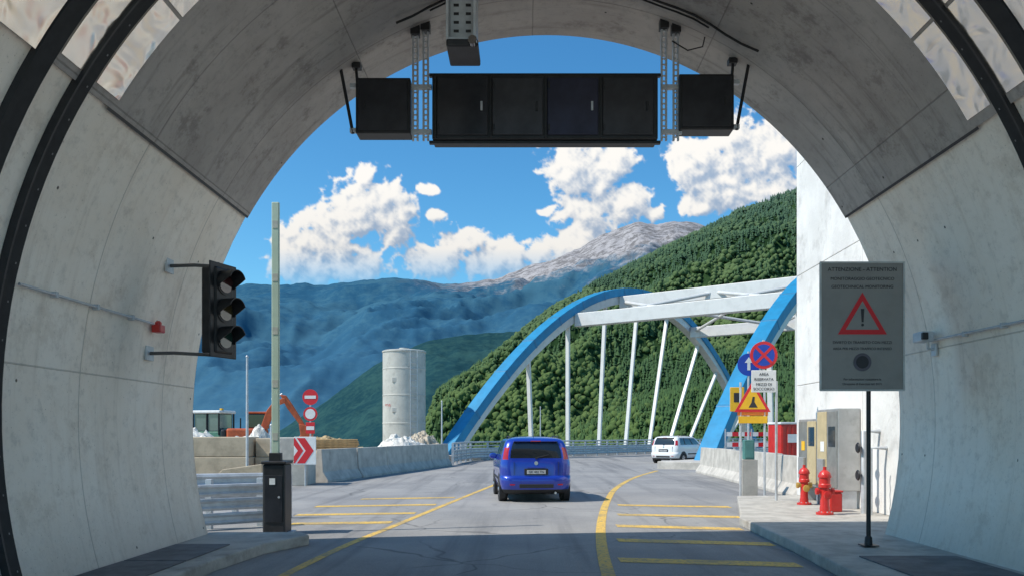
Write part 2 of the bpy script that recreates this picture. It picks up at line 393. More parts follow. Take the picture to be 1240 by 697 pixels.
bump(N2,b,N2.noise(p,2.2,2,.4,.5),.5,.10); inox=m
T=math.pi
for k in range(7):
    for side in (0,1):
        a0=EDGE+.02+k*.19; a1=a0+.182
        if a0>T/2-.05: break
        if side: a0,a1=T-a1,T-a0
        strip('stainless_panel',[7.56,7.98],a0,a1,6,.05,inox,thick=.045)
        strip('stainless_panel',[6.98,7.32],a0,a1,6,.05,inox,thick=.045)
strip('rubber_seam',[7.36,7.52],th0,T-th0,90,.06,rubber,thick=.058)
strip('seam_rail',[7.325,7.35],th0,T-th0,90,.075,black,thick=.07)
strip('rubber_seam',[6.72,6.94],th0,T-th0,90,.06,rubber,thick=.058)
strip('vault_liner_band',[5.4,6.7],EDGE,T-EDGE,60,.05,inox,thick=.045)
bv=[];bf=[]
for i in range(60):
    t=th0+(T-2*th0)*i/60; x,z=ell(t,.066); y=skew(7.44,x); r=.009
    o=len(bv)
    for dx,dy in ((-r,-r),(r,-r),(r,r),(-r,r)):
        bv.append((x-.012*math.cos(t)+dx*math.sin(t),y+dy,z-.012*math.sin(t)-dx*math.cos(t)))
    bf.append((o,o+1,o+2,o+3))
mesh('seam_bolts',bv,bf,M('dull_bolt',(.2,.2,.2),.6,.3),tun)
cd=empty('wall_conduit')
tube('pipe',[(wallx(2.98,-1)+.05,skew(7.6,-4.7),2.98),(wallx(2.98,-1)+.05,10.35,2.98)],.014,galv,cd)
for y in (8.2,9.0,9.8): box('clip',(wallx(2.98,-1),y-.02,2.95),(wallx(2.98,-1)+.07,y+.02,3.01),galv,cd,.004)
jb=empty('junction_box',(wallx(2.93,-1)+.08,10.45,2.93))
box('casing',(-.06,-.07,-.05),(.06,.07,.05),redp,jb,.015); lathe('cap',[(.04,.05),(.04,.08),(.02,.10)],redp,jb,14)
cd=empty('wall_conduit')
tube('pipe',[(wallx(2.8,1)-.05,8.0,2.8),(wallx(2.8,1)-.05,10.75,2.82)],.016,galv,cd)
for y in (8.4,9.2,10.0): box('clip',(wallx(2.8,1)-.07,y-.02,2.78),(wallx(2.8,1)+.01,y+.02,2.84),galv,cd,.004)
wc=empty('wall_camera',(wallx(2.85,1)-.14,10.8,2.86))
box('casing',(-.09,-.13,-.06),(.07,.13,.07),galv,wc,.015); box('lens_hood',(-.10,-.17,-.04),(-.02,-.12,.05),black,wc,.01)
tube('arm',[(.05,0,-.06),(.05,0,-.14),(.14,0,-.16)],.018,galv,wc); box('base_plate',(.12,-.06,-.24),(.15,.06,-.08),galv,wc,.005)
cb=empty('ceiling_cable')
pts=[]
for i in range(22):
    t=R(58)+R(55)*i/21; x,z=ell(t,.07+.02*math.sin(i*1.3)); pts.append((x,10.6+.06*math.sin(i*.7),z))
tube('cable',pts,.016,rubber,cb,8)
tube('cable',[(p[0],p[1]+.09,p[2]) for p in pts[3:20]],.012,rubber,cb,8)
# ------------------------------------------------------------ message sign
def ladder(par,x,y,z0,z1,w=.11):
    for dx in (-w/2,w/2): box('upright',(x+dx-.013,y-.02,z0),(x+dx+.013,y+.02,z1),galv,par,.003)
    z=z0+.05
    while z<z1-.03:
        box('rung',(x-w/2+.013,y-.012,z-.008),(x+w/2-.013,y+.012,z+.008),galv,par,0); z+=.075
def ceil(x,off=.03): return TZ+(TB-off)*math.sqrt(max(0,1-((x-TC)/(TA-off))**2))
vm_=empty('variable_message_sign',(0.275,11,5.95))
box('cabinet',(-1.505,0,-.43),(1.505,.34,.43),black,vm_,.015)
panels=[M('sign_back_panel_%d'%k,c,.30,.35,.25,3) for k,c in enumerate(((.035,.036,.042),(.045,.046,.052),(.028,.030,.055),(.038,.039,.045)))]  # door tones vary to paint in their differing reflections
panel=panels[0]
for k in range(4):
    x0=-1.46+k*.735
    box('door',(x0+.02,-.022,-.38),(x0+.70,.0,.38),panels[k],vm_,.012)
    box('mullion',(x0-.012,-.03,-.42),(x0+.012,-.0005,.42),black,vm_,.003)
    box('door_handle',(x0+.60,-.045,-.06),(x0+.63,-.023,.06),galv if k%2==0 else black,vm_,.004)
    for dz in (-.28,.28): box('hinge',(x0+.03,-.036,dz-.04),(x0+.055,-.023,dz+.04),black,vm_,.003)
box('top_rail',(-1.55,.05,.431),(1.55,.12,.47),black,vm_,.005)
box('bottom_rail',(-1.55,.05,-.47),(1.55,.12,-.431),black,vm_,.005)
for x in (-1.74,-1.60,1.60,1.76):
    ladder(vm_,x,.1,-.42,ceil(x+.275)-5.95,.06)
    box('ceiling_shoe',(x-.06,.03,ceil(x+.275)-5.95-.1),(x+.06,.17,ceil(x+.275)-5.95+.02),black,vm_,.005)
for x in (-1.66,1.70):
    for z in (-.3,.3): box('bracket',(x-.14,.07,z-.03),(x+.14,.13,z+.03),galv,vm_,.004)
tube('feed_cable',[(1.7,.05,.9),(1.9,.0,.75),(2.1,.0,.8),(2.15,.05,1.0)],.009,rubber,vm_,6)
for cxp,zb in ((-1.885,5.97),(2.43,6.02)):
    ls=empty('lane_signal',(cxp,11,zb)); sg=-1 if cxp<0 else 1
    box('cabinet',(-.365,0,-.37),(.365,.28,.37),black,ls,.015); box('rear_door',(-.33,-.014,-.335),(.33,0,.335),panel,ls,.008)
    box('door_handle',(.24*sg-.012,-.032,-.05),(.24*sg+.012,-.015,.05),black,ls,.003)
    zc=ceil(cxp+sg*.5)-zb
    tube('stay',[(sg*.42,.1,-.34),(sg*.60,.1,max(.45,zc+.05))],.022,black,ls)
    tube('stay',[(sg*.37,.16,.36),(sg*.40,.16,ceil(cxp+sg*.38)-zb+.03)],.02,black,ls)
    box('shoe',(sg*.38-.06,.1,ceil(cxp+sg*.38)-zb-.1),(sg*.38+.06,.22,ceil(cxp+sg*.38)-zb-.02),black,ls,.01)
    for z in (-.3,.3): box('bracket',(min(sg*.36,sg*.46),.08,z-.03),(max(sg*.36,sg*.46),.14,z+.03),galv,ls,.004)
cc_=empty('ceiling_camera',(-.72,9.6,0))
zt=ceil(-.72)
box('channel',(-.17,-.25,6.05),(-.14,.25,zt),galv,cc_,.004); box('channel',(.14,-.25,6.05),(.17,.25,zt),galv,cc_,.004)
box('tray',(-.14,-.25,6.05),(.14,.25,6.09),galv,cc_,.004)
box('back_sheet',(-.139,-.02,6.09),(.139,.0,zt),galv,cc_,0)
for k in range(12): 
    for dx in (-.07,.07): box('slot',(dx-.03,-.028,6.15+k*.1),(dx+.03,-.021,6.18+k*.1),black,cc_,0)
box('casing',(-.16,-.33,5.95),(.2,.2,6.035),black,cc_,.02); lathe('lens',[(.05,-.40),(.05,-.33)],glassd,cc_,20,(0.14,0,5.99),'Y')
box('cover_plate',(-.3,-.3,zt-.12),(.3,.3,zt-.06),black,cc_,.01)
# ------------------------------------------------------------ traffic light
tl=empty('traffic_light',(-3.70,10.2,3.12),R(70))
box('housing',(-.17,-.0,-.53),(.17,.22,.53),black,tl,.03)
box('backplate',(-.24,.02,-.58),(.24,.04,.58),black,tl,.01)
for k,(nm,cl) in enumerate((('lens_red',(.05,.01,.01)),('lens_amber',(.05,.035,.01)),('lens_green',(.01,.04,.03)))):
    z=.34-.34*k
    disc('bezel',.145,-.012,black,tl,0,z,.014); disc('lens',.12,-.02,M(nm,cl,.15,0,.1,8,coat=1),tl,0,z,.01)
    vs=[];fs=[];n=20
    for i in range(n+1):
        q=R(-25)+R(230)*i/n; L=-.20 if 3<i<17 else -.20+.05*min(3,abs(i-10)-6)
        for r in (.150,.140):
            vs+=[(r*math.cos(q),-.01,z+r*math.sin(q)),(r*math.cos(q),L,z+r*math.sin(q))]
    for i in range(n):
        a=4*i;b_=a+4; fs+=[(a,a+1,b_+1,b_),(a+2,b_+2,b_+3,a+3),(a+1,a+3,b_+3,b_+1)]
    mesh('visor',vs,fs,black,tl,smooth=40)
br=empty('signal_bracket')
for z in (2.62,3.72):
    wx=wallx(z,-1); tube('arm',[(wx,10.45,z),(wx+.35,10.4,z),(-3.78,10.3,z-.04)],.022,M('bracket_steel',(.12,.12,.12),.5,.5),br)
    box('wall_plate',(wx,10.35,z-.09),(wx+.03,10.55,z+.09),galv,br,.004)
tube('spine',[(-3.84,10.33,2.58),(-3.84,10.33,3.74)],.025,black,br)
# ------------------------------------------------------------ barrier gate
bgt=empty('barrier_gate',(-3.98,13.3,0))
box('cabinet',(-.18,-.2,0.02),(.18,.2,1.12),black,bgt,.03); box('base_plate',(-.24,-.26,0),(.24,.26,.03),galv,bgt,.005)
box('cabinet_door',(-.14,-.214,.2),(.14,-.201,.95),panel,bgt,.008); box('lid',(-.2,-.22,1.121),(.2,.22,1.17),black,bgt,.015)
box('white_label',(-.06,-.222,.80),(.03,-.215,.90),white,bgt,0); disc('lock',.018,-.224,galv,bgt,.09,.6,.01)
armm=M('barrier_arm_paint',(.50,.60,.46),.4,0,.08,2)
box('arm',(-.085,-.03,1.0),(.035,.03,5.32),armm,bgt,.012)
for k in range(5): box('reflector',(-.07,-.036,1.5+k*.85),(.02,-.031,1.62+k*.85),M('reflector_grey',(.50,.50,.42),.3),bgt,0)
box('arm_clamp',(-.12,-.06,1.0),(.07,.06,1.30),black,bgt,.01)
WB=[(0,-.155),(.03,-.14),(.05,-.09),(.01,-.035),(.01,.035),(.05,.09),(.03,.14),(0,.155),(-.006,.15),(.022,.13),(.04,.09),(.0,.035),(.0,-.035),(.04,-.09),(.022,-.13),(-.006,-.15)]
def wrail(par,path,z,side=1,s=1.0):
    sweep('w_beam',[(a*side*s,b*s+z) for a,b in WB],path,galv,par,smooth=25)
gr=empty('guardrail')
pth=[(-6.6,12.9,0),(-5.4,13.65,0),(-4.45,14.3,0)]
for z in (.18,.42,.66): wrail(gr,pth,z,1,.66)
pth2=[(-6.3,14.9,0),(-5.3,15.3,0),(-4.4,15.6,0)]
for z in (.4,.74): wrail(gr,pth2,z,1,.9)
for p in ((-6.2,13.25),(-5.3,13.82),(-4.6,14.32),(-5.4,15.35),(-4.5,15.7)): box('post',(p[0]-.05,p[1]+.02,0),(p[0]+.05,p[1]+.12,.84),galv,gr,.004)
# ------------------------------------------------------------ jersey barriers
NJ=[(-.31,0),(-.31,.08),(-.14,.34),(-.09,1.05),(.09,1.05),(.14,.34),(.31,.08),(.31,0)]
def jersey(path,h=1.0,seglen=3.0,mat=conc):
    e=empty('concrete_barrier')
    P=[Vector(p) for p in path]; 
    for i in range(len(P)-1):
        L=(P[i+1]-P[i]).length; n=max(1,round(L/seglen)); d=(P[i+1]-P[i])
        for k in range(n):
            a=P[i]+d*(k/n); b=P[i]+d*((k+1)/n-.05/L)
            off=Vector((random.uniform(-.03,.03),0,0)); hh=h*random.uniform(.985,1.015)
            sweep('barrier_block',[(x,z*hh) for x,z in NJ],[a+off,b+off],mat,e,bevel=.015)
    return e
jersey([(-6.75,27.2,.0),(-3.95,42.2,0)],1.06,3)
jersey([(7.05,20.2,0),(7.45,34.5,0)],1.0,3)
for (x0,y0,x1,y1,h,rz,mt) in [(-11.9,29.5,-9.9,31,1.5,.05,conc_tan),(-9.85,30.2,-7.95,31.4,1.45,-.03,conc_tan),(-7.75,25.6,-6.75,26.8,1.5,.03,conc),(-14.2,30,-12.0,31,1.35,.02,conc_tan)]:
    e=empty('concrete_block',((x0+x1)/2,(y0+y1)/2,0),rz)
    hx,hy=(x1-x0)/2,(y1-y0)/2
    box('block',(-hx,-hy,0),(hx,hy,h*.52),mt,e,.03); box('block_upper',(-hx+.02,-hy+.015,h*.52+.01),(hx-.03,hy-.02,h),mt,e,.03)
e=empty('concrete_slab',(-9.3,27.2,0),.1); mesh('slab',[(-1.0,-.3,0),(.7,-.3,0),(.7,.3,0),(-1.0,.3,0),(-.55,-.3,.45),(.7,-.3,.62),(.7,.3,.62),(-.55,.3,.45)],[(0,1,2,3),(4,5,6,7),(0,1,5,4),(2,3,7,6),(1,2,6,5),(0,3,7,4)],conc_tan,e,bevel=.02)
cs=empty('chevron_sign',(-6.75,25.4,0),0)
box('panel',(-.34,0,.66),(.34,.03,1.52),white,cs,.01)
poly_plate('chevron',[(-.25,.70),(-.0,.70),(.27,1.09),(-.0,1.48),(-.25,1.48),(.02,1.09)],-.006,.005,rsign,cs)
poly_plate('chevron',[(-.34,.92),(-.34,.70),(-.31,.70),(-.05,1.09),(-.31,1.48),(-.34,1.48),(-.34,1.26),(-.22,1.09)],-.006,.005,rsign,cs)
tube('post',[(0,.05,0),(0,.05,1.4)],.025,galv,cs)
ne=empty('no_entry_sign',(-7.65,29.5,0))
tube('post',[(0,.03,0),(0,.03,3.2)],.03,galv,ne)
disc('disc',.28,-.0,rsign,ne,0,2.92,.02); box('bar',(-.2,-.008,2.865),(.2,-.002,2.975),white,ne,0)
disc('lower_disc',.25,0,rsign,ne,0,2.32,.02); disc('lower_face',.18,-.006,white,ne,0,2.32,.005)
box('panel',(-.16,0,1.62),(.16,.02,2.02),rsign,ne,.005); box('panel_stripe',(-.14,-.006,1.75),(.14,-.001,1.88),white,ne,0)
for (x,y,h) in ((-9.4,28,4.2),(-9.2,30,1.9),(-4.6,46,3.4),(1.2,62,3.6)):
    e=empty('utility_pole',(x,y,0)); tube('shaft',[(0,0,0),(0,0,h)],[.05,.035],galv,e); lathe('cap',[(.045,h),(.05,h+.03),(.02,h+.07)],galv,e,12)
    box('base',(-.15,-.15,0),(.15,.15,.05),conc,e,.01)
# ------------------------------------------------------------ silo
si=empty('storage_silo',(-7.35,50.5,0))
silom=M('silo_paint',(.50,.49,.44),.55,.05,.10,1.2,dirt=.3)
lathe('shell',[(1.3,.6),(1.3,2.2),(1.315,2.22),(1.315,2.28),(1.3,2.3),(1.3,3.9),(1.315,3.92),(1.315,3.98),(1.3,4.0),(1.3,5.5),(1.315,5.52),(1.315,5.58),(1.3,5.6),(1.3,6.55),(1.34,6.56),(1.34,6.64),(1.25,6.68),(.3,6.8),(.3,6.85),(.01,6.85)],silom,si,48)
lathe('cone',[(.3,-.0),(1.28,.6)],silom,si,32)
for k in range(4):
    q=R(45+90*k); tube('leg',[(1.25*math.cos(q),1.25*math.sin(q),0),(1.25*math.cos(q),1.25*math.sin(q),1.1)],.09,galv,si)
for dx in (-.2,.2): tube('ladder_rail',[(.75+dx,-1.2+dx*.3,.4),(.75+dx,-1.2+dx*.3,6.6)],.02,galv,si,6)
for k in range(17): tube('ladder_rung',[(.55,-1.26,.6+k*.35),(.95,-1.14,.6+k*.35)],.014,galv,si,5)
for z in (2.9,4.7): box('manhole',(-.55,-1.27,z),(-.25,-1.16,z+.3),silom,si,.03)
text('max',.28,-.75,-1.14,3.35,rsign,si)
# ------------------------------------------------------------ excavator & tractor
ex=empty('excavator',(-13.9,44,0.25),R(8))
for sy in (-.9,.9):
    poly=[(-1.6,.1),(-1.75,.4),(-1.55,.72),(1.55,.72),(1.75,.4),(1.6,.1),(1.4,0),(-1.4,0)]
    poly_plate('track',poly,sy-.22,.44,rubber,ex,.04)
    for k in range(5): lathe('roller',[(.2,sy-.24),(.2,sy+.24)],orange,ex,14,(-1.2+k*.6,0,.35),'Y')
box('turntable',(-.7,-.7,.7),(.7,.7,.95),black,ex,.03)
box('house',(-1.7,-1.05,.95),(.1,1.05,1.65),orange,ex,.1); box('counterweight',(-2.0,-1.0,.95),(-1.71,1.0,1.6),black,ex,.1)
box('cab',(-.9,.2,1.66),(.1,1.0,2.45),glassd,ex,.06); box('cab_roof',(-.95,.15,2.451),(.15,1.05,2.55),orange,ex,.03)
for x in (-.9,.1):
    for y in (.2,1.0): tube('cab_pillar',[(x,y,1.65),(x,y,2.5)],.04,orange,ex,6)
poly_plate('boom',[(.0,1.2),(-.25,1.45),(.15,2.6),(.55,3.15),(1.1,3.28),(1.15,3.05),(.75,2.9),(.5,2.45)],.0,.35,orange,ex,.03)
poly_plate('stick',[(.85,3.45),(1.15,3.42),(1.5,2.9),(2.2,1.75),(2.05,1.6),(1.2,2.75)],.04,.26,orange,ex,.03)
poly_plate('bucket',[(1.85,1.9),(2.35,1.8),(2.55,1.3),(2.3,.9),(1.7,.85),(1.6,1.0),(1.95,1.3)],-.25,.8,orange,ex,.03)
tube('hydraulic_ram',[(.35,-.06,1.3),(.75,-.06,2.6)],.07,galv,ex); tube('hydraulic_ram',[(.4,.17,3.2),(.95,.17,3.5)],.06,galv,ex)
tr=empty('tractor',(-17.0,46.5,0),R(-12))
grn=M('machine_green',(.07,.20,.14),.5,0,.2,3,dirt=.3)
cabg=M('cab_glass',(.10,.14,.15),.1,0,.1,2,coat=1)
for sx_,r in ((-.9,.75),(1.1,.55)):
    for sy in (-.85,.55): 
        lathe('tyre',[(r*.6,sy),(r*.95,sy),(r,sy+.06),(r,sy+.26),(r*.95,sy+.32),(r*.6,sy+.32)],rubber,tr,24,(sx_,0,r),'Y'); lathe('hub',[(r*.55,sy+.03),(r*.55,sy+.29)],yel,tr,18,(sx_,0,r),'Y')
box('chassis',(-1.3,-.45,.6),(1.6,.45,.95),black,tr,.04); poly_plate('hood',[(.3,.951),(1.7,.951),(1.7,1.6),(1.5,1.85),(.3,1.95)],-.42,.84,grn,tr,.05)
box('cab_lower',(-1.4,-.75,.951),(.28,.75,1.75),grn,tr,.05); box('cab_glass',(-1.32,-.7,1.751),(.2,.7,2.75),cabg,tr,.05); box('cab_roof',(-1.5,-.82,2.751),(.35,.82,2.92),white,tr,.05)
for x in (-1.35,-.5,.24):
    for y in (-.74,.74): tube('cab_pillar',[(x,y,1.55),(x,y,2.8)],.05,black,tr,6)
tube('exhaust',[(1.0,.2,1.5),(1.0,.2,2.5)],.04,black,tr); box('work_lamp',(.2,-.6,2.93),(.32,-.4,3.03),yel,tr,.01)
def pile(name,x,y,rx,ry,h,mat,seed):
    vs=[];fs=[];n=48;m_=20
    for j in range(m_+1):
        r=j/m_
        for i in range(n):
            q=2*math.pi*i/n; px=rx*r*math.cos(q);py=ry*r*math.sin(q)
            z=h*(1-r**1.6)*(1+.35*noise.fractal(Vector((px*1.1+seed,py*1.1,seed)),1,2,4))+.16*noise.fractal(Vector((px*5,py*5,seed)),1,2,3)*(1-r)
            vs.append((x+px,y+py,z-.03))
    for j in range(m_):
        for i in range(n): fs.append((j*n+i,j*n+(i+1)%n,(j+1)*n+(i+1)%n,(j+1)*n+i))
    return mesh(name,vs,fs,mat)
soil=M('sand',(.45,.33,.18),.95,0,.25,3,.8,12); rub=M('rubble',(.45,.38,.29),.95,0,.35,4,1,9); pale=M('pale_rubble',(.66,.63,.57),.95,0,.25,5,1,9)
pile('sand_pile',-9.6,40,3.2,2.2,1.5,soil,1); pile('rubble_pile',-6.6,44,2.6,3,1.45,pale,5); pile('rubble_pile',-15.5,38,3.5,2,1.7,pale,9)
pile('rubble_pile',-5.8,47.2,1.8,2.5,1.6,rub,12); pile('rubble_pile',-11.8,36,2.2,1.6,1.75,pale,15)
wd=empty('timber_stack',(-8.5,36,0),.2)
woodm=M('timber',(.50,.30,.13),.8,0,.25,4)
for k in range(7): box('plank',(-1.3+.08*random.random(),-.5,.9+k*.07),(1.2+.1*random.random(),.5,.955+k*.07),woodm,wd,.008)
for x in (-.9,.8): box('trestle',(x-.1,-.4,0),(x+.1,.4,.89),woodm,wd,.01)
# ------------------------------------------------------------ bridge
bd=empty('arch_bridge')
H=12.5; SP=49.
def bz(s): return H*(1-(1-s/(SP/2))**2)+.7
SEP=16.8
def bp(s,w,z): q=B1+BD*s+BR*w; return Vector((q.x,q.y,z))
def boxbeam(name,path,w,h,mat,side,parent=bd):
    vs=[];fs=[];n=len(path)
    for i,p in enumerate(path):
        t=(path[min(i+1,n-1)]-path[max(i-1,0)]).normalized(); up=side.cross(t).normalized()
        if up.z<0: up=-up
        for a,b in ((-w/2,-h/2),(w/2,-h/2),(w/2,h/2),(-w/2,h/2)): vs.append(p+side*a+up*b)
    for i in range(n-1):
        for j in range(4): fs.append((4*i+j,4*i+(j+1)%4,4*i+4+(j+1)%4,4*i+4+j))
    fs.append((0,1,2,3)); fs.append((4*n-4,4*n-3,4*n-2,4*n-1))
    return mesh(name,vs,fs,mat,parent,bevel=.03)
for w in (0,SEP):
    ss_=[ -1+ (SP+2)*i/50 for i in range(51)]
    boxbeam('arch_rib',[bp(s,w,bz(s)+.10) for s in ss_],.95,.60,blue,BR)
    boxbeam('arch_shade_web',[bp(s,w,bz(s)-.52) for s in ss_[1:-1]],.70,.62,steelw,BR)  # pale grey box stands for the shaded lower side of the rib
    for i in range(3,48,3):
        s=ss_[i]; t=(bp(s+.1,w,bz(s+.1))-bp(s,w,bz(s))).normalized()
        boxbeam('splice_plate',[bp(s,w,bz(s)+.10)-t*.10,bp(s,w,bz(s)+.10)+t*.10],.99,.64,M('splice_blue',(.02,.18,.34),.5),BR)
    boxbeam('tie_girder',[bp(s,w,-.45) for s in (-1,SP/2,SP+1)],.9,1.2,steelw,BR)
    for (s0,s1) in ((8.4,8.0),(12.9,12.9),(17.2,18.2),(21.3,23.4),(25.3,28.8),(28.8,35.2),(32.5,39.5),(36,43),(40.5,45.5)):
        a=bp(s0,w,.1); b=bp(s1,w,bz(s1)-.8)
        boxbeam('hanger',[a,(a+b)/2,b],.30,.20,steelw,BR)
    prism('arch_footing',[tuple((B1+BD*s+BR*(w+k))[:2]) for s,k in ((-3.2,-1.2),(1.5,-1.2),(1.5,1.2),(-3.2,1.2))],-.6,.35,conc,bd,.04)
cross=[13.5,20,26.5,33]
for s in cross:
    boxbeam('cross_beam',[bp(s,.4,bz(s)-.75),bp(s,SEP-.4,bz(s)-.75)],.7,.95,steelw,BD)
for a,b in zip(cross[:-1],cross[1:]):
    for k in (0,1):
        w0,w1=(.6,SEP/2) if k==0 else (SEP-.6,SEP/2)
        tube('brace',[bp(a,w0,bz(a)-.7),bp(b,w1,bz(b)-.7)],.13,steelw,bd,8)
        tube('brace',[bp(a,w1,bz(a)-.7),bp(b,w0,bz(b)-.7)],.13,steelw,bd,8)
q=[B1+BD*s+BR*w for s,w in ((0,.45),(SP+8,.45),(SP+8,SEP-.45),(0,SEP-.45))]
prism('deck_slab',[(v.x,v.y) for v in q],-.8,-.006,conc,bd)
flat('deck_asphalt',[(v.x,v.y) for v in q],.006,asph,bd)
def bridge_rail(path):
    e=empty('guardrail'); wrail(e,path,.62,1); wrail(e,path,.30,1)
    tube('top_tube',[(p[0],p[1],1.12) for p in path],.05,galv,e,8); tube('mid_tube',[(p[0],p[1],.90) for p in path],.035,galv,e,8)
    P=[Vector(p) for p in path]
    for i in range(len(P)-1):
        L=(P[i+1]-P[i]).length; n=max(1,int(L/1.5))
        for k in range(n):
            p=P[i]+(P[i+1]-P[i])*k/n; box('post',(p.x-.06,p.y-.02,0),(p.x+.06,p.y+.12,1.1),galv,e,0)
def q3(s,w): v=B1+BD*s+BR*w; return (v.x,v.y,0)
bridge_rail([(-3.7,42.6,0),(-3.55,46,0),(-3.2,49,0),q3(2,1.3),q3(15,1.2),q3(30,1.2),q3(50,1.2)])
bridge_rail([q3(4.5,SEP-1.2),q3(15,SEP-1.2),q3(30,SEP-1.2),q3(50,SEP-1.2)])
# ------------------------------------------------------------ wing wall + equipment
wwm=M('white_render',(.72,.71,.68),.8,0,.10,1.0,.35,14,dirt=.28,pos=True)
ww=empty('retaining_wall')
for k in range(4):
    y0=12.05+k*1.92
    for j in range(4):
        box('wall_panel',(6.5,y0,.15+j*2.6),(6.9,y0+1.905,.15+j*2.6+2.59),wwm,ww,.012)
box('wall_coping',(6.42,12.05,10.551),(6.98,19.75,10.75),conc,ww,.02)
cab=empty('steel_cabinet',(6.22,17.1,.15))
cabm=M('cabinet_steel',(.46,.46,.45),.4,.5,.1,4,dirt=.25)
cdoor=M('cabinet_door',(.30,.30,.28),.4,.4,.15,4,dirt=.2); beige=M('beige_panel',(.50,.41,.24),.5,0,.1,4,dirt=.2)
for k in range(2):
    y0=-1.15+k*1.15; hgt=1.95-.18*k
    box('carcass',(-.16,y0,.35),(.27,y0+1.12,hgt),cabm,cab,.015)
    for j in range(2): box('door',(-.18,y0+.03+j*.54,.4),(-.161,y0+.55+j*.54,hgt-.05),beige if (k+j)==1 else cdoor,cab,.008)
    box('door_window',(-.186,y0+.10,1.2),(-.181,y0+.46,1.6),glassd,cab,.003)
    box('warning_label',(-.189,y0+.68,1.1),(-.182,y0+.88,1.3),yel if k else white,cab,0)
    box('small_box',(-.24,y0+.62,.5),(-.182,y0+.95,.95),cabm,cab,.008)
    for yy in (y0+.08,y0+1.04): box('leg',(-.13,yy-.04,0),(.22,yy+.04,.349),galv,cab,.004)
pp=empty('pipe_manifold',(6.2,15.1,.15))
tube('riser',[(0,0,0),(0,0,1.5),(.32,0,1.5)],.045,galv,pp); tube('riser',[(0,-.3,0),(0,-.3,1.2),(.32,-.3,1.2)],.04,galv,pp)
for z in (.7,1.2): lathe('valve_wheel',[(.08,-.12),(.10,-.10),(.08,-.08)],black,pp,18,(0,0,z),'X')
for k in range(9): tube('chain',[(-.1,-.55+.02*(k%2),1.2-k*.12),(-.1,-.52-.02*(k%2),1.10-k*.12)],.016,galv,pp,6)
def hydrant(x,y,s,top):
    e=empty('fire_hydrant',(x,y,.15)); e.scale=(s*.9,s*.9,s)
    lathe('barrel',[(.17,0),(.17,.04),(.10,.06),(.10,.12),(.09,.16),(.09,.48),(.125,.49),(.125,.54),(.11,.56),(.11,.66),(.13,.67),(.13,.70),(.10,.76),(.05,.80),(.035,.80),(.035,.86),(.0,.86)],redp,e,24)
    for a in (1,-1): lathe('side_outlet',[(.045,0),(.045,a*.13),(.062,a*.13),(.062,a*.18),(.03,a*.19)],top,e,16,(0,0,.42),'X')
    lathe('front_outlet',[(.055,0),(.055,-.14),(.075,-.14),(.075,-.19),(.03,-.20)],top,e,16,(0,0,.36),'Y')
    for k in range(8): q=k*math.pi/4; lathe('bolt',[(.014,.04),(.014,.062)],galv,e,6,(.14*math.cos(q),.14*math.sin(q),0))
    return e
hydrant(5.42,14.9,1.0,redp); hydrant(5.76,17.0,.95,M('brass_yellow',(.55,.34,.08),.4,.3))
e=empty('hose_box',(5.8,15.5,.15)); box('casing',(-.12,-.15,0),(.12,.15,.36),redp,e,.03); box('lid',(-.13,-.16,.361),(.13,.16,.40),redp,e,.015)
# ------------------------------------------------------------ warning board
wb=empty('warning_sign_board',(4.43,10.6,.15))
grey=M('board_face',(.28,.265,.245),.45,.1,.10,2,dirt=.2)
x0,x1,z0,z1=-.65,.44,2.0,3.65
box('panel',(x0,-.03,z0),(x1,0,z1),grey,wb,.03); 
rim=M('board_rim',(.55,.55,.53),.4,.3)
for a,b_ in (((x0,z0),(x1,z0+.022)),((x0,z1-.022),(x1,z1)),((x0,z0+.022),(x0+.022,z1-.022)),((x1-.022,z0+.022),(x1,z1-.022))):
    box('rim',(a[0],-.040,a[1]),(b_[0],-.0305,b_[1]),rim,wb,.002)
xc=(x0+x1)/2
text('ATTENZIONE - ATTENTION',.070,xc,-.034,3.55,ink,wb); text('MONITORAGGIO GEOTECNICO',.056,xc,-.034,3.43,ink,wb); text('GEOTECHNICAL MONITORING',.056,xc,-.034,3.33,ink,wb)
text('DIVIETO DI TRANSITO CON MEZZI',.048,xc,-.034,2.62,ink,wb); text('AREA PER MEZZI TRAFFICO INTENSO',.045,xc,-.034,2.54,ink,wb)
text('Per informazioni contattare la',.04,xc,-.034,2.15,ink,wb); text('Direzione di Esercizio tel. 0171',.04,xc,-.034,2.09,ink,wb)
def tri(c,r): return [(c[0],c[1]+r),(c[0]-r*.95,c[1]-r*.62),(c[0]+r*.95,c[1]-r*.62)]
poly_plate('triangle_edge',tri((xc,2.93),.33),-.035,.004,rsign,wb); poly_plate('triangle_face',tri((xc,2.925),.225),-.039,.0035,grey,wb)
poly_plate('exclamation',[(xc-.022,3.05),(xc+.022,3.05),(xc+.012,2.88),(xc-.012,2.88)],-.042,.0025,ink,wb); disc('exclamation_dot',.018,-.042,ink,wb,xc,2.845,.0025)
disc('seal',.115,-.036,M('seal_ink',(.10,.09,.11),.5),wb,xc,2.37,.005); disc('seal_face',.08,-.039,ink,wb,xc,2.37,.0025)
tube('post',[(0,.03,0),(0,.03,3.4)],.028,black,wb); box('foot',(-.1,-.07,0.016),(.1,.13,.03),black,wb,.004); lathe('collar',[(.05,.03),(.045,.12),(.03,.14)],black,wb,16,(0,.03,0))
for z in (2.3,3.3): box('clamp',(-.06,.001,z-.02),(.06,.07,z+.02),galv,wb,.004)
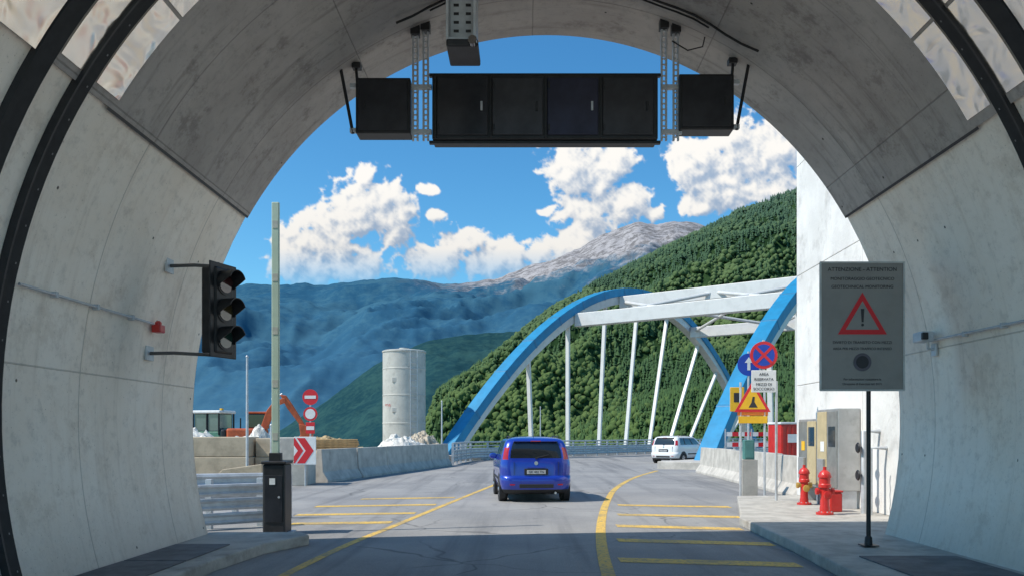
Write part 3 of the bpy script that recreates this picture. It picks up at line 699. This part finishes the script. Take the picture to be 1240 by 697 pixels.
# ------------------------------------------------------------ right sign cluster
ns=empty('no_stopping_sign',(5.22,18.0,.15))
tube('post',[(.28,.03,0),(.28,.03,2.6),(.0,.03,2.7),(0,.03,3.5)],.028,galv,ns)
disc('disc',.30,0,rsign,ns,0,3.17,.018); disc('face',.235,-.005,bsign,ns,0,3.17,.004)
for a in (45,-45): box('bar',(-.24,-.0095,-.03),(.24,-.0055-(.001 if a>0 else 0),.03),rsign,ns,0,rot=(0,R(a),0)).location=(0,-.008 if a>0 else -.0075,3.17)
box('info_panel',(-.27,-.0,2.36),(.27,.015,2.84),white,ns,.01)
for z,t in ((2.75,'AREA'),(2.64,'RISERVATA'),(2.53,'MEZZI DI'),(2.43,'SOCCORSO')): text(t,.085,0,-.004,z,ink,ns)
bs=empty('mandatory_sign',(5.98,22,0)); tube('post',[(0,.03,0),(0,.03,3.8)],.03,galv,bs); disc('disc',.3,0,bsign,bs,0,3.45,.018)
poly_plate('arrow',[(-.04,3.3),(.04,3.3),(.04,3.5),(.11,3.5),(0,3.65),(-.11,3.5),(-.04,3.5)],-.005,.004,white,bs)
box('yellow_panel',(-.5,.0,2.2),(-.12,.02,2.85),yel,bs,.01); box('picto',(-.4,-.005,2.45),(-.22,-.001,2.7),ink,bs,0); box('arm',(-.4,.021,2.5),(0,.045,2.55),galv,bs,0)
rw=empty('roadworks_sign',(5.5,19.9,0)); tube('post',[(-.28,.04,0),(-.28,.04,2.85)],.028,galv,rw); tube('post',[(.30,.04,0),(.30,.04,2.85)],.028,galv,rw)
orp=M('orange_sign',(.85,.22,.02),.4)
poly_plate('triangle',tri((0,2.42),.46),-.0,.015,rsign,rw); poly_plate('triangle_face',tri((0,2.41),.34),-.006,.005,yel,rw)
poly_plate('worker_symbol',[(-.1,2.24),(-.03,2.36),(0,2.5),(.05,2.5),(.04,2.38),(.12,2.24)],-.010,.0035,ink,rw)
box('backing',(-.36,.0155,2.05),(.38,.03,2.16),orp,rw,.005); box('lower_panel',(-.34,.0,1.86),(.36,.015,2.03),yel,rw,.005)
uc=empty('utility_cabinet',(5.75,21.2,0)); box('plinth',(-.2,-.15,0),(.2,.15,.95),conc,uc,.01); box('casing',(-.13,-.12,.951),(.13,.12,1.45),M('teal_cabinet',(.07,.20,.18),.5),uc,.02)
box('door',(-.10,-.13,1.0),(.10,-.1205,1.4),M('teal_door',(.08,.22,.20),.5),uc,.005)
sf=empty('safety_fence')
for k in range(7):
    x=7.7+k*.98; y=31.5-.05*k
    for z in (.72,1.12,1.52):
        for j in range(4): box('board',(x+j*.235,y,z),(x+j*.235+.23,y+.03,z+.16),rsign if j%2 else white,sf,0)
    box('post',(x-.045,y-.01,0),(x-.008,y+.05,1.8),galv,sf,0)
rb=empty('red_container',(9.5,30,0),R(10)); box('body',(-.45,-.5,.25),(.45,.5,1.95),redp,rb,.03)
for k in range(5): box('rib',(-.4+k*.18,-.52,.3),(-.32+k*.18,-.501,1.9),redp,rb,.005)
for x in (-.35,.35): box('foot',(x-.08,-.4,0),(x+.08,.4,.249),black,rb,.01)
box('lid',(-.48,-.53,1.951),(.48,.53,2.03),M('white_lid',(.7,.7,.7),.5),rb,.02)
box('label',(-.2,-.53,1.3),(.2,-.523,1.6),white,rb,0)
# ------------------------------------------------------------ cars
def car(paint,loc,rz,sc=(1,1,1)):
    e=empty('hatchback_car',loc,rz); e.scale=sc
    plas=M('car_black_plastic',(.02,.02,.022),.6); chrome=M('wheel_alloy',(.55,.55,.57),.3,.9); tail=M('tail_lamp',(.42,.008,.008),.15,0,.1,10,coat=1)
    head=M('head_lamp',(.7,.72,.75),.1,.2,.1,10,coat=1)
    # (z, y_rear, y_front, half width, corner radius)
    Lv=[(.19,-1.62,1.66,.70,.25),(.23,-1.74,1.76,.76,.30),(.30,-1.80,1.81,.80,.32),(.40,-1.835,1.825,.825,.32),(.50,-1.845,1.825,.84,.32),(.56,-1.84,1.82,.842,.32),(.60,-1.81,1.81,.84,.31),(.625,-1.775,1.80,.835,.30),
        (.70,-1.77,1.785,.84,.29),(.80,-1.765,1.76,.842,.28),(.88,-1.758,1.72,.838,.27),(.94,-1.748,1.60,.828,.26),(.98,-1.738,1.32,.818,.24),(1.00,-1.732,.98,.812,.22),
        (1.03,-1.722,.90,.804,.20),(1.10,-1.70,.80,.790,.19),(1.19,-1.67,.68,.770,.18),(1.28,-1.64,.56,.746,.18),(1.36,-1.60,.44,.722,.18),(1.41,-1.57,.36,.702,.18),(1.45,-1.53,.26,.672,.19),(1.48,-1.47,.14,.625,.20),(1.505,-1.36,.0,.55,.22),(1.525,-1.20,-.15,.44,.20),(1.54,-.98,-.35,.28,.14)]
    nR,nC,nS=14,6,20
    def ring(z,yr,yf,w,r):
        P=[]
        for i in range(nR): 
            x=-(w-r)+2*(w-r)*i/nR; P.append((x,yr-.035*(1-(x/w)**2)))
        for i in range(nC): q=-math.pi/2+math.pi/2*i/nC; P.append((w-r+r*math.cos(q),yr+r*.8+r*.8*math.sin(q)-.015*(1-i/nC)))
        for i in range(nS): P.append((w,yr+r*.8+(yf-yr-1.8*r)*i/nS))
        for i in range(nC): q=math.pi/2*i/nC; P.append((w-r+r*math.cos(q),yf-r+r*math.sin(q)))
        for i in range(nR): x=(w-r)-2*(w-r)*i/nR; P.append((x,yf+.06*(1-(x/w)**2)))
        for i in range(nC): q=math.pi/2+math.pi/2*i/nC; P.append((-(w-r)+r*math.cos(q),yf-r+r*math.sin(q)))
        for i in range(nS): P.append((-w,yf-r-(yf-yr-1.8*r)*i/nS))
        for i in range(nC): q=math.pi+math.pi/2*i/nC; P.append((-(w-r)+r*math.cos(q),yr+r*.8+r*.8*math.sin(q)-.015*(i/nC)))
        return [(x,y,z) for x,y in P]
    vs=[];fs=[];mi=[];n=2*nR+4*nC+2*nS
    for l in Lv: vs+=ring(*l)
    for j in range(len(Lv)-1):
        za,zb=Lv[j][0],Lv[j+1][0]; zm=(za+zb)/2
        for k in range(n):
            fs.append((j*n+k,j*n+(k+1)%n,(j+1)*n+(k+1)%n,(j+1)*n+k)); m_=0
            reg,kk=None,k
            for rn,c in (('R',nR),('c1',nC),('S',nS),('c2',nC),('F',nR),('c3',nC),('T',nS),('c4',nC)):
                if kk<c: reg=rn; break
                kk-=c
            if zm<.30: m_=2
            if 1.03<zm<1.41:
                if reg=='R': m_=1
                if reg in('F',): m_=1
                if reg=='c2' and kk>1: m_=1
                if reg=='c3' and kk<4: m_=1
                q=kk if reg=='S' else (nS-1-kk)
                if reg in('S','T'):
                    m_=1 if (1<=q<=4 or 6<=q<=11 or 13<=q<=18) else (2 if q in(5,12) else 0)
            if reg in('c1','c4') and .99<zm<1.28:
                q=kk if reg=='c1' else nC-1-kk
                if 1<=q<=3: m_=3
            if reg in('c2','c3') and .66<zm<.88: m_=4
            if reg=='F' and .3<zm<.55 and 2<kk<nR-2: m_=2
            mi.append(m_)
    fs.append(tuple(range(n))); mi.append(2); fs.append(tuple((len(Lv)-1)*n+k for k in range(n))); mi.append(0)
    o=mesh('body',vs,fs,[paint,glassd,plas,tail,head],e,mi=mi,smooth=38)
    bm=bmesh.new(); bm.from_mesh(o.data); bmesh.ops.recalc_face_normals(bm,faces=bm.faces); bm.to_mesh(o.data); bm.free()
    for y in (-1.17,1.13):
        for sgn in (-1,1):
            a=sgn*.64;b_=sgn*.85
            lathe('wheel_arch',[(.36,sgn*.70),(.36,sgn*.838),(.33,sgn*.846)],plas,e,32,(0,y,.32),'X')
            lathe('tyre',[(.17,a),(.27,a),(.29,a+sgn*.03),(.29,b_-sgn*.03),(.27,b_),(.185,b_),(.18,b_-sgn*.02)],rubber,e,32,(0,y,.29),'X')
            lathe('rim',[(.18,b_-sgn*.03),(.175,b_-sgn*.005),(.05,b_+sgn*.002),(.04,b_+sgn*.01)],chrome,e,20,(0,y,.29),'X')
            for k in range(5):
                q=2*math.pi*k/5; lathe('rim_gap',[(.032,b_),(.032,b_+sgn*.006)],rubber,e,10,(0,y+.11*math.cos(q),.29+.11*math.sin(q)),'X')
    for sgn in (-1,1):
        o=lathe('mirror',[(.02,-.05),(.08,-.045),(.10,0),(.085,.05),(.03,.09)],paint,e,16,(sgn*.89,.62,1.03),'Y'); o.scale=(1,1,.8)
        tube('mirror_arm',[(sgn*.78,.64,1.00),(sgn*.87,.63,1.01)],.025,plas,e,8)
        for y in (-.25,.45): box('door_handle',(sgn*.835-.012,y-.08,.85),(sgn*.835+.012,y+.08,.88),paint,e,.005)
        tube('roof_rail',[(sgn*.57,-1.28,1.49),(sgn*.58,-1.12,1.54),(sgn*.58,-.25,1.54),(sgn*.56,-.02,1.50)],.013,plas,e,6)
        box('side_moulding',(sgn*.842-.008,-.72,.50),(sgn*.842+.010,.70,.56),plas,e,.004)
        box('rear_reflector',(sgn*.56-.06,-1.862,.40),(sgn*.56+.06,-1.835,.43),tail,e,.004)
    box('plate_recess',(-.28,-1.828,.64),(.28,-1.80,.79),plas,e,.012); box('number_plate',(-.22,-1.838,.665),(.22,-1.829,.755),M('plate_white',(.5,.5,.5),.5),e,.003)
    text('GK 482 TN',.075,0,-1.8395,.71,ink,e,'plate_lettering')
    box('tailgate_handle',(-.22,-1.838,.80),(.22,-1.798,.835),paint,e,.010)
    disc('emblem',.045,-1.80,chrome,e,0,.915,.015)
    box('lower_grille',(-.40,-1.888,.34),(.40,-1.85,.43),plas,e,.012)
    for sgn in (-1,1): box('tailgate_gap',(sgn*.52-.003,-1.80,.64),(sgn*.52+.003,-1.765,.95),plas,e,0)
    tube('wiper',[(0,-1.77,1.035),(.30,-1.735,1.11)],.010,plas,e,6); lathe('wiper_pivot',[(.025,-1.79),(.02,-1.74)],plas,e,12,(0,0,1.03),'Y')
    box('spoiler',(-.52,-1.65,1.415),(.52,-1.48,1.445),paint,e,.012); box('brake_lamp',(-.12,-1.658,1.418),(.12,-1.649,1.438),tail,e,.002)
    tube('exhaust',[(.45,-1.84,.22),(.45,-1.6,.22)],.028,chrome,e,10); tube('aerial',[(0,-1.2,1.53),(0,-1.35,1.68)],.006,plas,e,5)
    return e
pblue=M('car_paint_blue',(.010,.042,.38),.28,.25,.05,2,coat=1)
pwhite=M('car_paint_white',(.78,.78,.78),.3,0,.03,2,coat=1)
car(pblue,(.12,21.1,.006),R(5),(1,1,1.0))
car(pwhite,(8.75,46.2,.008),R(-40),(1.03,1.05,.98))
# ------------------------------------------------------------ mountains
def ridge(name,prof,Df,D0,z0,nu,nt,amp,fs_,mat,edgeamp=.2,det=8,jag=0):
    us=[(p[0]-635)/1000 for p in prof]; vv=[(525-p[1])/1000 for p in prof]
    U=np.linspace(us[0],us[-1],nu); V=np.interp(U,us,vv)
    J=np.array([jag*noise.fractal(Vector((u*28,5.5,0)),.8,2.1,6) for u in U])
    T=[(j/nt)**1.3 for j in range(nt+1)]+[1.04,1.15,1.4]
    A=np.zeros((len(T),nu,3))
    for j,t in enumerate(T):
        for i,u in enumerate(U):
            Dr=Df(u); D=D0+(Dr-D0)*t; x=u*D; y=D
            zr=1.6+(V[i]+J[i]*min(t,1)**10)*Dr
            z=z0+(zr-z0)*(t if t<=1 else max(0,1-(t-1)*1.2))
            k=(math.sin(math.pi*min(t,1))+edgeamp)
            wx=noise.noise(Vector((x/fs_*.8,y/fs_*.8,9.)))*.5; wy=noise.noise(Vector((x/fs_*.8,y/fs_*.8,29.)))*.5
            z+=amp*k*(.5-abs(noise.fractal(Vector((x/fs_+wx,y/fs_+wy,3.3)),.95,2.1,det))*1.5)
            A[j,i]=(x,y,z)
    n=nu;fs=[]
    for j in range(len(T)-1):
        for i in range(nu-1): fs.append((j*n+i,j*n+i+1,(j+1)*n+i+1,(j+1)*n+i))
    mesh(name,A.reshape(-1,3),fs,mat,smooth=180)
    return A[:nt+2]
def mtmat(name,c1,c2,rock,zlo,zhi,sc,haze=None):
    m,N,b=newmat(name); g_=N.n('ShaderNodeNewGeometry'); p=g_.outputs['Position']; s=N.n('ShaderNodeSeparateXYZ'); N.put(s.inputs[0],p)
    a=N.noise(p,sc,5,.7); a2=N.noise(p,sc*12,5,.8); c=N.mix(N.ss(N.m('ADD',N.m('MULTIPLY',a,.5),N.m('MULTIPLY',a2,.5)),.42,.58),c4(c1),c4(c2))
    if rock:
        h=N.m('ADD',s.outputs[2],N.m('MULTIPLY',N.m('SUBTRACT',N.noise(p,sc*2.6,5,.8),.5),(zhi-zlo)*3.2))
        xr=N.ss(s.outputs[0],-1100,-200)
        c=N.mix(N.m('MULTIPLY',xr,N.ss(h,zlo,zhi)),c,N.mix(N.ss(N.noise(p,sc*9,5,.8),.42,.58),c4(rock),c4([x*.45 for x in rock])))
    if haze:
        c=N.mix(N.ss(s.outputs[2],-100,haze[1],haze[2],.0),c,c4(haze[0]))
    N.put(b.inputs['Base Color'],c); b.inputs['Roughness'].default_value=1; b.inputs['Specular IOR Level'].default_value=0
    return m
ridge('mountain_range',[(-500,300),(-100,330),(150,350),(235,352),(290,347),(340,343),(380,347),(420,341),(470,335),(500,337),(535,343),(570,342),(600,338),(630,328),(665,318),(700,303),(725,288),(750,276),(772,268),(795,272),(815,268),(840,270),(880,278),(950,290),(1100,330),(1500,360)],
  lambda u:7500,2600,-80,560,130,330,1900,mtmat('mountain_haze',(.022,.085,.150),(.044,.122,.178),(.35,.335,.34),950,1330,.0012,((.055,.14,.22),1100,.5)),edgeamp=.04,jag=.0035,det=7)  # blue tones and height mix paint aerial haze into the base colour
ridge('mountain_spur',[(300,545),(340,520),(385,492),(420,466),(455,440),(490,424),(520,412),(560,405),(600,402),(650,400),(760,420),(900,470)],
  lambda u:3000,1500,-90,260,60,80,800,mtmat('spur_forest',(.013,.046,.058),(.028,.075,.075),None,0,1,.004),edgeamp=.10,jag=.002,det=6)
hillm=mtmat('hill_ground',(.018,.042,.016),(.035,.065,.025),None,0,1,.02)
A=ridge('hill',[(505,560),(518,520),(528,488),(545,474),(575,452),(600,432),(620,412),(640,396),(665,380),(690,366),(720,348),(750,333),(790,312),(830,290),(865,272),(900,256),(935,243),(970,232),(1010,215),(1100,180),(1300,120)],
  lambda u:900+900*min(1,max(0,(u+.13)/.5)),330,-95,240,80,85,300,hillm,edgeamp=.08,det=5)
def tree_templates():
    T=[]
    for kind in range(6):
        rs=np.random.RandomState(kind+3)
        if kind<3:
            v=[];f=[]
            for (zb,zt,r) in ((.12,.55,.26),(.36,.78,.20),(.60,1.05,.13)):
                o=len(v)
                for k in range(7):
                    q=2*math.pi*k/7+rs.rand()*.4; rr=r*(.75+.5*rs.rand()); v.append((rr*math.cos(q),rr*math.sin(q),zb+.06*rs.randn()))
                v.append((0,0,zt))
                for k in range(7): f.append((o+k,o+(k+1)%7,o+7))
        else:
            bm=bmesh.new(); bmesh.ops.create_icosphere(bm,subdivisions=1 if kind<4 else 2,radius=.34)
            v=[];
            for p in bm.verts:
                s=.65+.65*rs.rand(); v.append((p.co.x*s,p.co.y*s,.5+p.co.z*s*1.15))
            f=[tuple(x.index for x in t.verts) for t in bm.faces]; bm.free()
        T.append((np.array(v),np.array(f)))
    return T
TT=tree_templates()
def forest(name,A,count,hmin,hmax,mat,zmin=-80):
    nj,ni,_=A.shape; VS=[];FS=[];COL=[];off=0
    for q in range(count):
        j=random.random()*(nj-2.0); i=random.random()*(ni-1.001); a,b=int(j),int(i); fa,fb=j-a,i-b
        p=(A[a,b]*(1-fa)+A[a+1,b]*fa)*(1-fb)+(A[a,b+1]*(1-fa)+A[a+1,b+1]*fa)*fb
        if p[2]<zmin: continue
        cl=noise.fractal(Vector((p[0]/130,p[1]/130,1.7)),.8,2.2,3)
        kind=random.randrange(3) if random.random()<.60+cl*1.2 else 3+random.randrange(3)
        v,f=TT[kind]; h=hmin+(hmax-hmin)*random.random(); h*= .75+.35*(p[1]/900); an=random.random()*6.28; c,s=math.cos(an)*h,math.sin(an)*h
        V=np.empty_like(v); V[:,0]=(v[:,0]*c-v[:,1]*s)+p[0]; V[:,1]=(v[:,0]*s+v[:,1]*c)+p[1]; V[:,2]=v[:,2]*h*(1 if kind<3 else .85)+p[2]-.12*h
        VS.append(V); FS.append(f+off); off+=len(v)
        t=random.random()*.4+.6*(.5-.6*cl)
        if kind<3: col=(.036+.034*t,.078+.046*t,.026+.010*t)
        else: col=(.058+.050*t,.105+.050*t,.028+.012*t)
        hz=min(.45,max(0,(p[1]-350)/3000)); col=[col[k]*(1-hz)+(.07,.125,.13)[k]*hz for k in range(3)]  # distance haze painted into each tree's colour
        COL.append(np.tile(np.array([col[0],col[1],col[2],1.]),(len(v),1)))
    VS=np.concatenate(VS);FS=np.concatenate(FS);COL=np.concatenate(COL)
    me=bpy.data.meshes.new(name); me.vertices.add(len(VS)); me.vertices.foreach_set('co',VS.ravel())
    me.loops.add(FS.size); me.loops.foreach_set('vertex_index',FS.ravel().astype(np.int32))
    me.polygons.add(len(FS)); me.polygons.foreach_set('loop_start',np.arange(0,FS.size,3,dtype=np.int32)); 
    me.update(calc_edges=True)
    ca=me.color_attributes.new('tint','FLOAT_COLOR','POINT'); ca.data.foreach_set('color',COL.ravel().astype(np.float32))
    me.materials.append(mat); link(bpy.data.objects.new(name,me))
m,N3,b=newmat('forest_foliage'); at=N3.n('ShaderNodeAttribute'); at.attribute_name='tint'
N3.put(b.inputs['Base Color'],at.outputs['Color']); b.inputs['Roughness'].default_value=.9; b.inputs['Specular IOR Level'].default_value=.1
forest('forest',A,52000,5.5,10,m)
print('done')
